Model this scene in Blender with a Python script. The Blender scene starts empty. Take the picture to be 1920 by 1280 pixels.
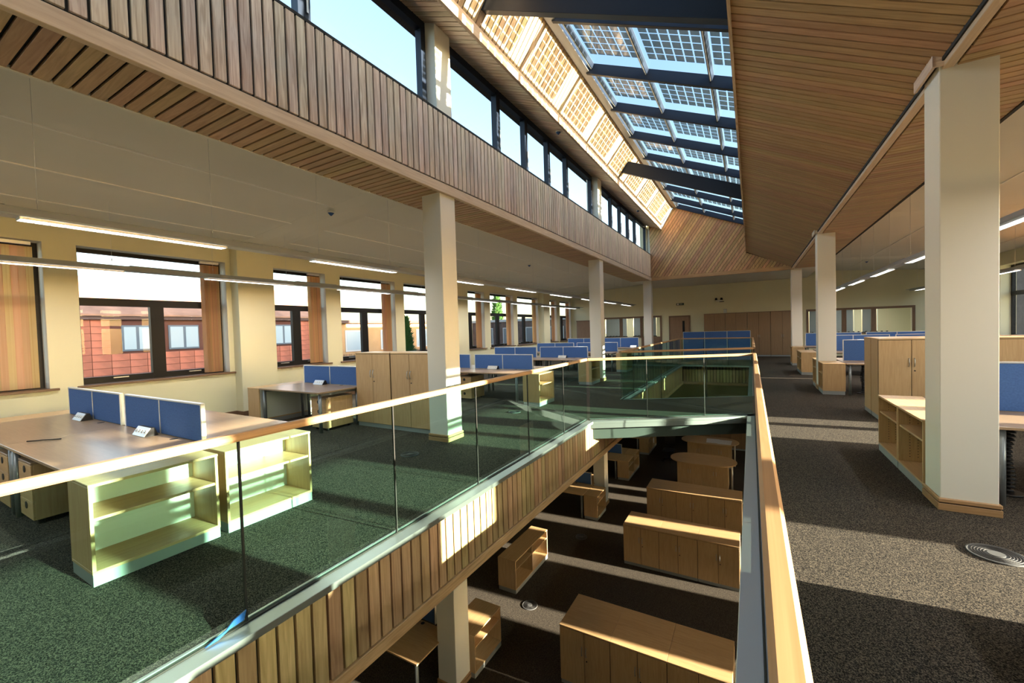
import bpy, bmesh, math, random
from mathutils import Matrix, Vector
random.seed(7)
SC = bpy.context.scene
COL = SC.collection

# ------------------------------------------------------------------ camera
F_PX, YAW, PITCH, ROLL, EYE = 782.427, math.radians(29.844), math.radians(-1.565), math.radians(-1.7), 1.731
fw = Vector((-math.sin(YAW) * math.cos(PITCH), math.cos(YAW) * math.cos(PITCH), math.sin(PITCH)))
rt = Vector((math.cos(YAW), math.sin(YAW), 0)); up = rt.cross(fw)
rt, up = rt * math.cos(ROLL) + up * math.sin(ROLL), up * math.cos(ROLL) - rt * math.sin(ROLL)
cam = bpy.data.cameras.new('camera'); cam.sensor_width = 36; cam.lens = F_PX * 36 / 1920
cam.clip_start = 0.02; cam.clip_end = 400
co = bpy.data.objects.new('camera', cam); COL.objects.link(co)
M = Matrix((rt, up, -fw)).transposed().to_4x4(); M.translation = (0, 0, EYE); co.matrix_world = M
SC.camera = co

# ------------------------------------------------------------------ sky, sun, exposure
w = bpy.data.worlds.new('sky'); SC.world = w; w.use_nodes = True
nt = w.node_tree; nt.nodes.clear()
sk = nt.nodes.new('ShaderNodeTexSky'); sk.sky_type = 'NISHITA'; sk.sun_disc = False
sk.sun_elevation = math.radians(10.8); sk.sun_rotation = math.radians(90 - 4.6); sk.altitude = 50; sk.air_density = 1.0; sk.dust_density = 1.6; sk.ozone_density = 1.0
bg = nt.nodes.new('ShaderNodeBackground'); ow = nt.nodes.new('ShaderNodeOutputWorld')
nt.links.new(sk.outputs[0], bg.inputs[0]); nt.links.new(bg.outputs[0], ow.inputs[0])
bg.inputs[1].default_value = 0.41
TO_SUN = Vector((1, 0.08, 0.19)).normalized()
sun = bpy.data.lights.new('sun', 'SUN'); sun.energy = 24; sun.color = (1.0, 0.86, 0.64); sun.angle = math.radians(0.6)
so = bpy.data.objects.new('sun', sun); COL.objects.link(so)
so.rotation_euler = (-TO_SUN).to_track_quat('-Z', 'Y').to_euler(); so.location = (30, 2, 12)
SC.view_settings.view_transform = 'Standard'; SC.view_settings.look = 'None'
SC.view_settings.exposure = 1.05; SC.view_settings.gamma = 1.0; SC.view_settings.use_curve_mapping = False
LAMP_W = 9.5
cy = SC.cycles
cy.use_denoising = True
try: cy.denoiser = 'OPENIMAGEDENOISE'
except Exception: pass
cy.max_bounces = 8; cy.diffuse_bounces = 4; cy.glossy_bounces = 4; cy.transmission_bounces = 4; cy.transparent_max_bounces = 40
cy.sample_clamp_indirect = 4.0; cy.caustics_reflective = False; cy.caustics_refractive = False

# ------------------------------------------------------------------ materials
MATS = {}
def mat(name, col, rough=0.6, metal=0.0, spec=0.5, emit=None, noise=None):
    """plain procedural material; noise=(scale, amount) gives a little tonal variation"""
    if name in MATS: return MATS[name]
    m = bpy.data.materials.new(name); m.use_nodes = True; n = m.node_tree.nodes; l = m.node_tree.links
    b = n['Principled BSDF']
    b.inputs['Base Color'].default_value = (*col, 1); b.inputs['Roughness'].default_value = rough
    b.inputs['Metallic'].default_value = metal; b.inputs['Specular IOR Level'].default_value = spec
    if emit: b.inputs['Emission Color'].default_value = (*emit[0], 1); b.inputs['Emission Strength'].default_value = emit[1]
    if noise:
        t = n.new('ShaderNodeTexCoord'); z = n.new('ShaderNodeTexNoise'); z.inputs['Scale'].default_value = noise[0]; z.inputs['Detail'].default_value = 3
        r = n.new('ShaderNodeValToRGB'); a = noise[1]
        r.color_ramp.elements[0].position = 0.3; r.color_ramp.elements[1].position = 0.7
        r.color_ramp.elements[0].color = (*[c * (1 - a) for c in col], 1); r.color_ramp.elements[1].color = (*[min(1, c * (1 + a)) for c in col], 1)
        l.new(t.outputs['Object'], z.inputs['Vector']); l.new(z.outputs['Fac'], r.inputs[0]); l.new(r.outputs[0], b.inputs['Base Color'])
    MATS[name] = m; return m

def wood(name, dark, light, axis, rough=0.5, across=22.0, along=1.3, vary=0.28, contrast=(0.3, 0.75)):
    """grain runs along the given local axis; tone and grain offset differ from board to board"""
    key = name + '_' + axis
    if key in MATS: return MATS[key]
    m = bpy.data.materials.new(key); m.use_nodes = True; n = m.node_tree.nodes; l = m.node_tree.links
    b = n['Principled BSDF']; b.inputs['Roughness'].default_value = rough
    t = n.new('ShaderNodeTexCoord'); oi = n.new('ShaderNodeObjectInfo'); mp = n.new('ShaderNodeMapping')
    sc = [across] * 3; sc['xyz'.index(axis)] = along
    mp.inputs['Scale'].default_value = sc
    ad = n.new('ShaderNodeVectorMath'); ad.operation = 'ADD'
    mu = n.new('ShaderNodeVectorMath'); mu.operation = 'MULTIPLY'; mu.inputs[1].default_value = (37.0, 91.0, 53.0)
    l.new(oi.outputs['Random'], mu.inputs[0]); l.new(t.outputs['Object'], mp.inputs['Vector'])
    l.new(mp.outputs[0], ad.inputs[0]); l.new(mu.outputs[0], ad.inputs[1])
    z = n.new('ShaderNodeTexNoise'); z.inputs['Scale'].default_value = 1.0; z.inputs['Detail'].default_value = 5; z.inputs['Distortion'].default_value = 1.6
    l.new(ad.outputs[0], z.inputs['Vector'])
    r = n.new('ShaderNodeValToRGB'); r.color_ramp.elements[0].position, r.color_ramp.elements[1].position = contrast
    r.color_ramp.elements[0].color = (*dark, 1); r.color_ramp.elements[1].color = (*light, 1)
    l.new(z.outputs['Fac'], r.inputs[0])
    hs = n.new('ShaderNodeHueSaturation'); ma = n.new('ShaderNodeMapRange')
    ma.inputs['To Min'].default_value = 1 - vary; ma.inputs['To Max'].default_value = 1 + vary * 0.7
    l.new(oi.outputs['Random'], ma.inputs['Value']); l.new(ma.outputs[0], hs.inputs['Value'])
    m2 = n.new('ShaderNodeMath'); m2.operation = 'MULTIPLY'; m2.inputs[1].default_value = 7.31
    m3 = n.new('ShaderNodeMath'); m3.operation = 'FRACT'; m4 = n.new('ShaderNodeMapRange')
    m4.inputs['To Min'].default_value = 0.5 - 0.018 * (vary > 0.05); m4.inputs['To Max'].default_value = 0.5 + 0.018 * (vary > 0.05)
    l.new(oi.outputs['Random'], m2.inputs[0]); l.new(m2.outputs[0], m3.inputs[0]); l.new(m3.outputs[0], m4.inputs['Value']); l.new(m4.outputs[0], hs.inputs['Hue'])
    l.new(r.outputs[0], hs.inputs['Color']); l.new(hs.outputs[0], b.inputs['Base Color'])
    MATS[key] = m; return m

def larch_lit(axis): return wood('larch', (0.60, 0.445, 0.32), (0.93, 0.80, 0.66), axis, 0.5, 30, 1.5, 0.15, (0.36, 0.66))  # same larch, colour lightened to stand for the brighter light on it
def larch_warm(axis): return wood('larch_warm', (0.46, 0.265, 0.125), (0.72, 0.47, 0.255), axis, 0.5, 26, 1.6, 0.22)
def larch_dim(axis): return wood('larch_shaded', (0.40, 0.255, 0.135), (0.60, 0.41, 0.235), axis, 0.42, 26, 1.6, 0.14)  # same larch, the weaker light on the soffits put into its colour
def larch_mid(axis): return wood('larch_mid', (0.44, 0.32, 0.21), (0.64, 0.49, 0.34), axis, 0.5, 28, 1.5, 0.15)  # same larch, colour darkened to hold back sun glare on the leaning lining
def walnut(axis): return wood('brown_veneer', (0.27, 0.17, 0.09), (0.33, 0.21, 0.115), axis, 0.45, 24, 1.4, 0.05)
def beech(axis): return wood('beech', (0.50, 0.325, 0.160), (0.58, 0.395, 0.205), axis, 0.42, 30, 2.0, 0.05, (0.35, 0.65))
def maple(axis): return wood('maple', (0.315, 0.22, 0.14), (0.37, 0.265, 0.17), axis, 0.28, 30, 2.0, 0.04, (0.35, 0.65))
def rail_wood(axis): return wood('oak_rail', (0.36, 0.21, 0.095), (0.47, 0.29, 0.145), axis, 0.5, 30, 1.0, 0.05)
def trim_wood(axis): return wood('ash_trim', (0.66, 0.50, 0.36), (0.84, 0.69, 0.53), axis, 0.5, 24, 1.4, 0.08)
def dark_wood(axis): return wood('brown_wood', (0.16, 0.09, 0.05), (0.24, 0.14, 0.08), axis, 0.45, 24, 1.4, 0.05)

def glass(name, tint, gloss=1.0, ior=1.45, rough=0.0):
    m = bpy.data.materials.new(name); m.use_nodes = True; n = m.node_tree.nodes; l = m.node_tree.links; n.clear()
    o = n.new('ShaderNodeOutputMaterial'); mx = n.new('ShaderNodeMixShader'); tr = n.new('ShaderNodeBsdfTransparent'); g = n.new('ShaderNodeBsdfGlossy')
    fr = n.new('ShaderNodeFresnel'); fr.inputs[0].default_value = ior; mu = n.new('ShaderNodeMath'); mu.operation = 'MULTIPLY'; mu.inputs[1].default_value = gloss
    tr.inputs[0].default_value = (*tint, 1); g.inputs['Roughness'].default_value = rough
    ge = n.new('ShaderNodeNewGeometry'); su = n.new('ShaderNodeMath'); su.operation = 'SUBTRACT'; su.inputs[0].default_value = gloss   # reflect on the outer faces only
    l.new(ge.outputs['Backfacing'], su.inputs[1]); su.use_clamp = True; l.new(su.outputs[0], mu.inputs[1])
    l.new(fr.outputs[0], mu.inputs[0]); l.new(mu.outputs[0], mx.inputs[0]); l.new(tr.outputs[0], mx.inputs[1]); l.new(g.outputs[0], mx.inputs[2]); l.new(mx.outputs[0], o.inputs[0])
    return m

def carpet():
    m = bpy.data.materials.new('carpet'); m.use_nodes = True; n = m.node_tree.nodes; l = m.node_tree.links
    b = n['Principled BSDF']; b.inputs['Roughness'].default_value = 0.95; b.inputs['Specular IOR Level'].default_value = 0.1
    t = n.new('ShaderNodeTexCoord'); v = n.new('ShaderNodeTexNoise'); v.inputs['Scale'].default_value = 165; v.inputs['Detail'].default_value = 2.5
    r = n.new('ShaderNodeValToRGB'); e = r.color_ramp.elements
    e[0].position = 0.40; e[0].color = (0.010, 0.009, 0.009, 1); e[1].position = 0.62; e[1].color = (0.145, 0.124, 0.096, 1)
    c = e.new(0.5); c.color = (0.042, 0.038, 0.034, 1)
    l.new(t.outputs['Object'], v.inputs['Vector']); l.new(v.outputs['Fac'], r.inputs[0]); l.new(r.outputs[0], b.inputs['Base Color'])
    return m

CARPET = carpet()
CREAM = mat('cream_wall', (0.77, 0.74, 0.53), 0.8, noise=(0.6, 0.03))
WHITE = mat('column_paint', (0.82, 0.81, 0.75), 0.55)
REVEAL = mat('reveal_paint', (0.72, 0.69, 0.60), 0.7)
CEIL = mat('ceiling_plaster', (0.82, 0.81, 0.755), 0.85, noise=(0.5, 0.03))
JOINT = mat('ceiling_strip', (0.95, 0.94, 0.90), 0.5)
BLACK = mat('black_backing', (0.010, 0.009, 0.008), 0.7)
FRAME = mat('dark_frame', (0.012, 0.012, 0.014), 0.4, spec=0.2)
NAVY = mat('navy_steel', (0.016, 0.024, 0.045), 0.38, spec=0.3)
STEEL = mat('brushed_steel', (0.50, 0.52, 0.53), 0.40, 1.0)
ALU = mat('aluminium', (0.70, 0.72, 0.74), 0.35, 0.6)
GREENSTEEL = mat('bridge_steel', (0.17, 0.21, 0.20), 0.35, 0.8)
BLUE = mat('blue_fabric', (0.062, 0.14, 0.375), 0.9, spec=0.2, noise=(60, 0.12))
GREY = mat('grey_plinth', (0.30, 0.33, 0.34), 0.5)
GREYBACK = mat('grey_back_panel', (0.62, 0.66, 0.62), 0.6)
LEG = mat('desk_leg', (0.22, 0.25, 0.27), 0.35, 0.5)
DARK = mat('dark_plastic', (0.012, 0.012, 0.013), 0.5)
LUMI = mat('luminaire_body', (0.40, 0.43, 0.46), 0.4, 0.5)
LAMP = mat('lamp_tube', (1, 1, 1), 0.5, emit=((1.0, 0.97, 0.90), 9.0))
GLASS = glass('window_glass', (0.97, 0.985, 0.985), 0.5)
BALGLASS = glass('balustrade_glass', (0.81, 0.93, 0.895), 1.0, 1.5)
PVGLASS = glass('skylight_glass', (0.87, 0.92, 0.945), 1.0)
CELL = mat('photovoltaic_cell', (0.012, 0.018, 0.035), 0.08, spec=1.0)
_n = CELL.node_tree.nodes; _x = _n.new('ShaderNodeMixShader'); _x.inputs[0].default_value = 0.45; _t = _n.new('ShaderNodeBsdfTransparent'); _t.inputs[0].default_value = (0.85, 0.8, 0.7, 1)
CELL.node_tree.links.new(_n['Principled BSDF'].outputs[0], _x.inputs[1]); CELL.node_tree.links.new(_t.outputs[0], _x.inputs[2]); CELL.node_tree.links.new(_x.outputs[0], [q for q in _n if q.type == 'OUTPUT_MATERIAL'][0].inputs[0])
BLINDM = wood('blind_fabric', (0.78, 0.55, 0.32), (0.90, 0.70, 0.46), 'z', 0.9, 30, 0.15, 0.12)
_n = BLINDM.node_tree.nodes; _p = _n['Principled BSDF']; _t = _n.new('ShaderNodeBsdfTranslucent'); _x = _n.new('ShaderNodeMixShader'); _x.inputs[0].default_value = 0.6
_src = _p.inputs['Base Color'].links[0].from_socket; BLINDM.node_tree.links.new(_src, _t.inputs[0]); BLINDM.node_tree.links.new(_p.outputs[0], _x.inputs[1]); BLINDM.node_tree.links.new(_t.outputs[0], _x.inputs[2])
BLINDM.node_tree.links.new(_x.outputs[0], [q for q in _n if q.type == 'OUTPUT_MATERIAL'][0].inputs[0])
BLINDW = mat('blind_chain_white', (0.75, 0.72, 0.64), 0.8)
REDTILE = mat('red_terracotta', (0.62, 0.20, 0.12), 0.7, noise=(1.2, 0.25))

# ------------------------------------------------------------------ helpers
CACHE = {}
def link(name, me, parent=None, loc=(0, 0, 0), rot=(0, 0, 0)):
    o = bpy.data.objects.new(name, me); COL.objects.link(o); o.location = loc; o.rotation_euler = rot
    if parent is not None: o.parent = parent
    return o
def cube_mesh(dx, dy, dz, m, bev=0.0):
    k = (round(dx, 4), round(dy, 4), round(dz, 4), m.name, round(bev, 4))
    if k in CACHE: return CACHE[k]
    bm = bmesh.new(); bmesh.ops.create_cube(bm, size=1.0)
    for v in bm.verts: v.co = Vector((v.co.x * dx, v.co.y * dy, v.co.z * dz))
    if bev > 0: bmesh.ops.bevel(bm, geom=list(bm.edges), offset=min(bev, 0.45 * min(dx, dy, dz)), segments=1, affect='EDGES')
    me = bpy.data.meshes.new('block'); bm.to_mesh(me); bm.free(); me.materials.append(m); CACHE[k] = me
    return me
def box(name, x0, x1, y0, y1, z0, z1, m, parent=None, bev=0.0):
    return link(name, cube_mesh(abs(x1 - x0), abs(y1 - y0), abs(z1 - z0), m, bev), parent, ((x0 + x1) / 2, (y0 + y1) / 2, (z0 + z1) / 2))
def boxes(name, lst, m, parent=None, loc=(0, 0, 0)):
    """several touching blocks of ONE body joined into one mesh"""
    vs, fs = [], []
    for x0, x1, y0, y1, z0, z1 in lst:
        b = len(vs)
        vs += [(x, y, z) for x in (x0, x1) for y in (y0, y1) for z in (z0, z1)]
        fs += [tuple(b + i for i in q) for q in ((0, 1, 3, 2), (4, 6, 7, 5), (0, 4, 5, 1), (2, 3, 7, 6), (0, 2, 6, 4), (1, 5, 7, 3))]
    me = bpy.data.meshes.new(name); me.from_pydata(vs, [], fs); me.materials.append(m)
    return link(name, me, parent, loc)
def prism(name, pts, y0, y1, m, parent=None, loc=(0, 0, 0), axis='y'):
    """polygon extruded along an axis; pts are (x,z) for 'y', (y,z) for 'x', (x,y) for 'z'"""
    f = {'y': lambda p, t: (p[0], t, p[1]), 'x': lambda p, t: (t, p[0], p[1]), 'z': lambda p, t: (p[0], p[1], t)}[axis]
    n = len(pts); vs = [f(p, y0) for p in pts] + [f(p, y1) for p in pts]
    fs = [tuple(range(n)), tuple(range(2 * n - 1, n - 1, -1))] + [(i, i + n, (i + 1) % n + n, (i + 1) % n) for i in range(n)]
    me = bpy.data.meshes.new(name); me.from_pydata(vs, [], fs); me.materials.append(m)
    bm = bmesh.new(); bm.from_mesh(me); bmesh.ops.recalc_face_normals(bm, faces=bm.faces); bm.to_mesh(me); bm.free()
    return link(name, me, parent, loc)
def cyl_mesh(r, h, m, seg=16, r2=None):
    k = ('c', round(r, 4), round(h, 4), m.name, seg, r2)
    if k in CACHE: return CACHE[k]
    bm = bmesh.new(); bmesh.ops.create_cone(bm, cap_ends=True, segments=seg, radius1=r, radius2=r if r2 is None else r2, depth=h)
    for f in bm.faces: f.smooth = len(f.verts) == 4
    me = bpy.data.meshes.new('round'); bm.to_mesh(me); bm.free(); me.materials.append(m); CACHE[k] = me
    return me
def cyl(name, x, y, z0, z1, r, m, parent=None, seg=16, r2=None):
    return link(name, cyl_mesh(r, z1 - z0, m, seg, r2), parent, (x, y, (z0 + z1) / 2))
def ring_mesh(r, t, m, seg=32):
    k = ('r', r, t, m.name)
    if k in CACHE: return CACHE[k]
    vs, fs = [], []; q = 6
    for i in range(seg):
        a = 2 * math.pi * i / seg
        for j in range(q):
            b = 2 * math.pi * j / q; vs.append(((r + t * math.cos(b)) * math.cos(a), (r + t * math.cos(b)) * math.sin(a), t * math.sin(b) * 0.6))
    for i in range(seg):
        for j in range(q): fs.append((i * q + j, ((i + 1) % seg) * q + j, ((i + 1) % seg) * q + (j + 1) % q, i * q + (j + 1) % q))
    me = bpy.data.meshes.new('ring'); me.from_pydata(vs, [], fs); me.materials.append(m); CACHE[k] = me
    return me
def tube(name, pts, r, m, parent=None, loc=(0, 0, 0), q=8):
    vs, fs = [], []; n = len(pts); P = [Vector(p) for p in pts]
    for i in range(n):
        d = (P[min(i + 1, n - 1)] - P[max(i - 1, 0)]).normalized(); a = Vector((0, 0, 1)) if abs(d.z) < 0.9 else Vector((1, 0, 0))
        u = d.cross(a).normalized(); v = d.cross(u)
        for j in range(q):
            t = 2 * math.pi * j / q; vs.append(P[i] + (u * math.cos(t) + v * math.sin(t)) * r)
    for i in range(n - 1):
        for j in range(q): fs.append((i * q + j, i * q + (j + 1) % q, (i + 1) * q + (j + 1) % q, (i + 1) * q + j))
    fs += [tuple(range(q)), tuple(range((n - 1) * q, n * q))]
    me = bpy.data.meshes.new(name); me.from_pydata([tuple(v) for v in vs], [], fs); me.materials.append(m)
    for p in me.polygons: p.use_smooth = True
    return link(name, me, parent, loc)
def struct(o, label=None):
    o['kind'] = 'structure'
    if label: o['label'] = label
    return o
def tag(o, label, cat, group=None):
    o['label'] = label; o['category'] = cat
    if group: o['group'] = group
    return o
def thing(name, label, cat, loc=(0, 0, 0), rz=0.0, group=None):
    o = bpy.data.objects.new(name, None); COL.objects.link(o); o.location = loc; o.rotation_euler = (0, 0, rz); o.empty_display_size = 0.1
    return tag(o, label, cat, group)
def sempty(name, label=None):
    o = bpy.data.objects.new(name, None); COL.objects.link(o); o.empty_display_size = 0.1
    return struct(o, label)

# ------------------------------------------------------------------ the setting
YN, YF, ZL = -6.0, 25.5, -4.05          # near end, far end, lower floor level
XL, XR = -10.1, 7.35                    # faces of the two window walls
GL, GR = -2.71, 0.05                    # glass lines on the two sides of the void
BAY = 7.83
COLY = [5.13 + BAY * k for k in (-1, 0, 1, 2)]
SLOPE = 0.43
def sky_z(x): return 7.17 - SLOPE * (x + 3.07)

struct(box('floor_left', XL - 0.3, GL - 0.02, YN, YF, -0.2, 0, CARPET), 'dark speckled carpet of the upper gallery on the window side')
struct(box('floor_right', GR + 0.06, XR + 0.3, YN, YF, -0.2, 0, CARPET), 'dark speckled carpet of the upper gallery beside the columns')
struct(box('floor_far', GL - 0.02, GR + 0.06, 19.5, YF, -0.2, 0, CARPET), 'carpet at the far end of the void')
struct(box('floor_near', GL - 0.02, GR + 0.06, YN, -2.5, -0.2, 0, CARPET), 'carpet at the near end of the void')
struct(box('floor_lower', XL - 0.3, XR + 0.3, YN, YF, ZL - 0.3, ZL, CARPET), 'dark carpet of the lower storey')
struct(boxes('ceiling_lower', [(XL - 0.3, GL, YN, YF, -0.82, -0.2), (GR + 0.06, XR + 0.3, YN, YF, -0.82, -0.2), (GL, GR + 0.06, 19.56, YF, -0.82, -0.2), (GL, GR + 0.06, YN, -2.5, -0.82, -0.2)], CEIL), 'plaster ceiling above the lower storey')
# end walls of both storeys
struct(boxes('wall_near', [(XL - 0.4, XR + 0.4, YN - 0.3, YN, ZL, 8.0)], CREAM), 'cream end wall at the near end')
LOW = [(-2.0, -1.2), (1.3, 1.9), (3.6, 4.2), (5.5, 5.9), (6.72, 6.95), (7.95, 8.55), (10.25, 10.65), (10.95, 11.35), (12.3, 12.75), (13.35, 13.8), (14.6, 15.1), (15.65, 15.95), (16.6, 17.1), (18.0, 18.4), (20.6, 21.0)]
def pierced(name, x0, x1, ys, zb, zt, z0, z1, m, extra=()):
    """a wall along Y with openings ys between heights zb and zt"""
    lst, y = [], YN
    for a, b in ys:
        lst += [(x0, x1, y, a, z0, z1), (x0, x1, a, b, z0, zb), (x0, x1, a, b, zt, z1)]; y = b
    lst.append((x0, x1, y, YF + 4.5, z0, z1))
    return struct(boxes(name, lst + list(extra), m))
pierced('wall_lower_right', XR, XR + 0.35, LOW, -3.1, -0.75, ZL, -0.2, CREAM)
struct(box('wall_lower_left', XL - 0.35, XL, YN, YF, ZL, -0.2, CREAM))
struct(box('wall_lower_far', XL - 0.3, XR + 0.3, YF - 1.5, YF - 1.2, ZL, -0.82, CREAM))

WIN = []
for k in (-1, 0, 1, 2):
    for a, b in ((6.0, 7.43), (7.9, 10.0), (10.4, 12.76)):
        a += BAY * k; b += BAY * k
        if a > YN + 0.3 and b < YF + 0.3: WIN.append((a, min(b, YF - 0.15)))
ZS, ZH = 0.98, 3.42
PIER = [(x0, x1, c - 0.1, c + 0.7, 0.0, 4.3) for c in COLY for x0, x1 in ((XL, XL + 0.28),)]
struct(pierced('wall_left', XL - 0.38, XL, WIN, ZS, ZH, -0.2, 4.3, CREAM, PIER), 'pale yellow wall pierced by a row of dark framed windows')
PIER = [(XR - 0.28, XR, c - 0.1, c + 0.7, 0.0, 4.3) for c in COLY]
struct(pierced('wall_right', XR, XR + 0.38, WIN, ZS, ZH, -0.2, 4.3, CREAM, PIER), 'cream window wall beyond the right-hand desks')
# baseboards
struct(boxes('baseboard_left', [(XL, XL + 0.02, YN, YF, 0, 0.1)] + [(XL + 0.02, XL + 0.30, c - 0.12, c + 0.72, 0, 0.1) for c in COLY], dark_wood('y')), 'brown wooden skirting under the windows')
struct(boxes('baseboard_right', [(XR - 0.02, XR, YN, YF, 0, 0.1)], dark_wood('y')))

# far wall, with two glazed bands and a room behind
ZB0, ZB1 = 1.1, 2.22
GLZ = [(-8.15, -5.75), (-5.6, -4.62), (2.5, 6.35)]
lst, x = [], XL - 0.3
for a, b in GLZ:
    lst += [(x, a, YF, YF + 0.2, -0.2, 4.6), (a, b, YF, YF + 0.2, -0.2, ZB0 if b != -4.62 else 0.0), (a, b, YF, YF + 0.2, ZB1, 4.6)]; x = b
lst.append((x, XR + 0.3, YF, YF + 0.2, -0.2, 4.6))
struct(boxes('wall_far', lst, CREAM), 'cream end wall at the far end of the hall')
FARW = [(-9.2, -7.6), (-7.2, -5.6), (2.9, 3.7), (4.1, 5.0), (5.3, 6.0)]
lst, x = [], XL - 0.3
for a, b in FARW:
    lst += [(x, a, YF + 4.2, YF + 4.4, -0.2, 4.6), (a, b, YF + 4.2, YF + 4.4, -0.2, 1.0), (a, b, YF + 4.2, YF + 4.4, 2.4, 4.6)]; x = b
lst.append((x, XR + 0.3, YF + 4.2, YF + 4.4, -0.2, 4.6))
struct(boxes('wall_back_room', lst, CREAM), 'cream wall of the rooms behind the glazed screens')
struct(box('floor_back_room', XL - 0.3, XR + 0.3, YF + 0.2, YF + 4.2, -0.2, 0, CARPET))
struct(box('ceiling_back_room', XL - 0.3, XR + 0.3, YF + 0.2, YF + 4.2, 2.9, 3.0, CEIL))
struct(boxes('wall_back_room_side', [(XL - 0.3, XL - 0.1, YF + 0.2, YF + 4.2, 0, 2.9), (XR + 0.1, XR + 0.3, YF + 0.2, YF + 4.2, 0, 2.9)], CREAM))
r = sempty('window_34', 'row of windows behind the glazed screens, dimmed by added grey sheets')
for a, b in FARW:
    box('frame', a, b, YF + 4.22, YF + 4.28, 1.0, 1.06, FRAME, r); box('dim_sheet', a + 0.05, b - 0.05, YF + 4.24, YF + 4.26, 1.06, 2.4, mat('dim_sheet_grey', (0.22, 0.25, 0.27), 0.9), r)  # opaque grey sheets added so these windows look dim
    for q in range(5): box('pot', a + 0.15 + 0.22 * q, a + 0.23 + 0.22 * q, YF + 4.12, YF + 4.19, 1.0, 1.1, DARK, r)
for i, x in enumerate((-7.5, 4.5)):
    o = thing('fill_panel', 'added fill light panel in the room behind the %s glazed screen' % ['left', 'right'][i], 'ceiling light', (x, YF + 2.2, 2.88)); box('frame', -0.6, 0.6, -0.3, 0.3, -0.01, 0.02, ALU, o); box('diffuser', -0.56, 0.56, -0.26, 0.26, -0.015, -0.009, LAMP, o)  # added light panels, put in to brighten the cream walls back here
    li = bpy.data.lights.new('fill_light', 'AREA'); li.shape = 'RECTANGLE'; li.size = 1.1; li.size_y = 0.5; li.energy = 22; li.color = (1, 0.95, 0.8); lo = bpy.data.objects.new('fill_light', li); COL.objects.link(lo); lo.parent = o; lo.location = (0, 0, -0.03)
# glazed bands
def glazed(n, x0, x1, z0, z1, bars, label, low=None):
    r = sempty('window_%d' % n, label); m = dark_wood('x'); t = 0.1
    box('frame', x0 - t, x1 + t, YF - 0.04, YF + 0.06, z1, z1 + t, m, r); box('frame', x0 - t, x1 + t, YF - 0.04, YF + 0.06, z0 - 0.06, z0, m, r)
    box('frame', x0 - t, x0, YF - 0.04, YF + 0.06, z0, z1, dark_wood('z'), r); box('frame', x1, x1 + t, YF - 0.04, YF + 0.06, z0, z1, dark_wood('z'), r)
    xs = [x0] + bars + [x1]
    for b in bars: box('mullion', b - 0.09, b + 0.09, YF - 0.03, YF + 0.06, z0, z1, dark_wood('z'), r)
    for a, b in zip(xs[:-1], xs[1:]): box('pane', a + 0.02, b - 0.02, YF + 0.02, YF + 0.03, z0, z1, GLASS, r)
glazed(31, -8.15, -5.75, ZB0, ZB1, [-6.9], 'brown framed internal window in the far wall behind the blue screens')
glazed(32, 2.5, 6.35, ZB0, ZB1, [3.9, 5.0], 'wide brown framed internal window in the far wall beyond the right-hand desks')
glazed(33, -5.6, -4.62, 1.1, ZB1, [], 'small brown framed pane beside the wooden door in the far wall')
struct(box('trim_1', -5.7, -4.52, YF - 0.03, YF, 0.0, 1.04, dark_wood('z')), 'brown panel under the small pane at the far wall')

# --- ceilings over the two galleries (rising a little towards the void)
def rake_ceiling(name, xa, za, xb, zb, label):
    s = 1 if xb > xa else -1
    r = struct(prism(name, [(xa, za), (xb, zb), (xb, zb + 0.5), (xa, za + 0.5)], YN, YF, CEIL), label)
    L = math.hypot(xb - xa, zb - za); th = -math.atan2(zb - za, xb - xa) if s > 0 else -math.atan2(zb - za, xb - xa)
    for q in (1.07, 2.38, 3.68):
        t = q / abs(xb - xa); px, pz = xa + (xb - xa) * t, za + (zb - za) * t
        for k in (-2, -1, 0, 1, 2):
            y0, y1 = 5.86 + BAY * k, 5.25 + BAY * (k + 1)
            y0, y1 = max(y0, YN + 0.1), min(y1, YF - 0.1)
            if y1 - y0 > 0.5: box('joint_strip', px - 0.015, px + 0.015, y0, y1, pz - 0.014, pz + 0.006, JOINT, r)
    for k in (0, 1, 2):                     # shallow boxed beams on the grid lines
        y = 5.55 + BAY * k
        o = prism('boxed_beam', [(y - 0.45, 0.02), (y - 0.42, -0.004), (y - 0.16, -0.05), (y + 0.16, -0.05), (y + 0.42, -0.004), (y + 0.45, 0.02)], 0, 1, CEIL, r, axis='x')
        sh = Matrix(((xb - xa, 0, 0, xa), (0, 1, 0, 0), (zb - za, 0, 1, za), (0, 0, 0, 1)))
        o.data.transform(sh)
        if s < 0: o.data.flip_normals()
    return r
rake_ceiling('ceiling_left', XL - 0.3, 3.826, -4.96, 4.26, 'pale grey raked ceiling with thin white joint strips on the window side')
rake_ceiling('ceiling_right', XR + 0.3, 3.826, 2.40, 4.25, 'tan raked ceiling above the right-hand desks')
struct(boxes('ceiling_far', [(-5.0, 2.45, 20.76, YF + 0.2, 3.92, 4.4)], CEIL), 'flat ceiling at the far end of the hall')
struct(boxes('roof_left', [(XL - 0.6, -4.55, YN, YF + 4.6, 4.72, 4.9)], BLACK)); struct(boxes('roof_right', [(0.2, XR + 0.6, YN, YF + 4.6, 4.9, 5.0), (-5.2, 0.3, 20.85, YF + 4.6, 4.5, 5.0)], BLACK))

# --- slatted linings: every board is a part of its own
PITCH_B = 0.115
def ys(y0, y1, p): 
    n = int((y1 - y0) / p); return [y0 + p * (i + 0.5) for i in range(n)]
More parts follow.
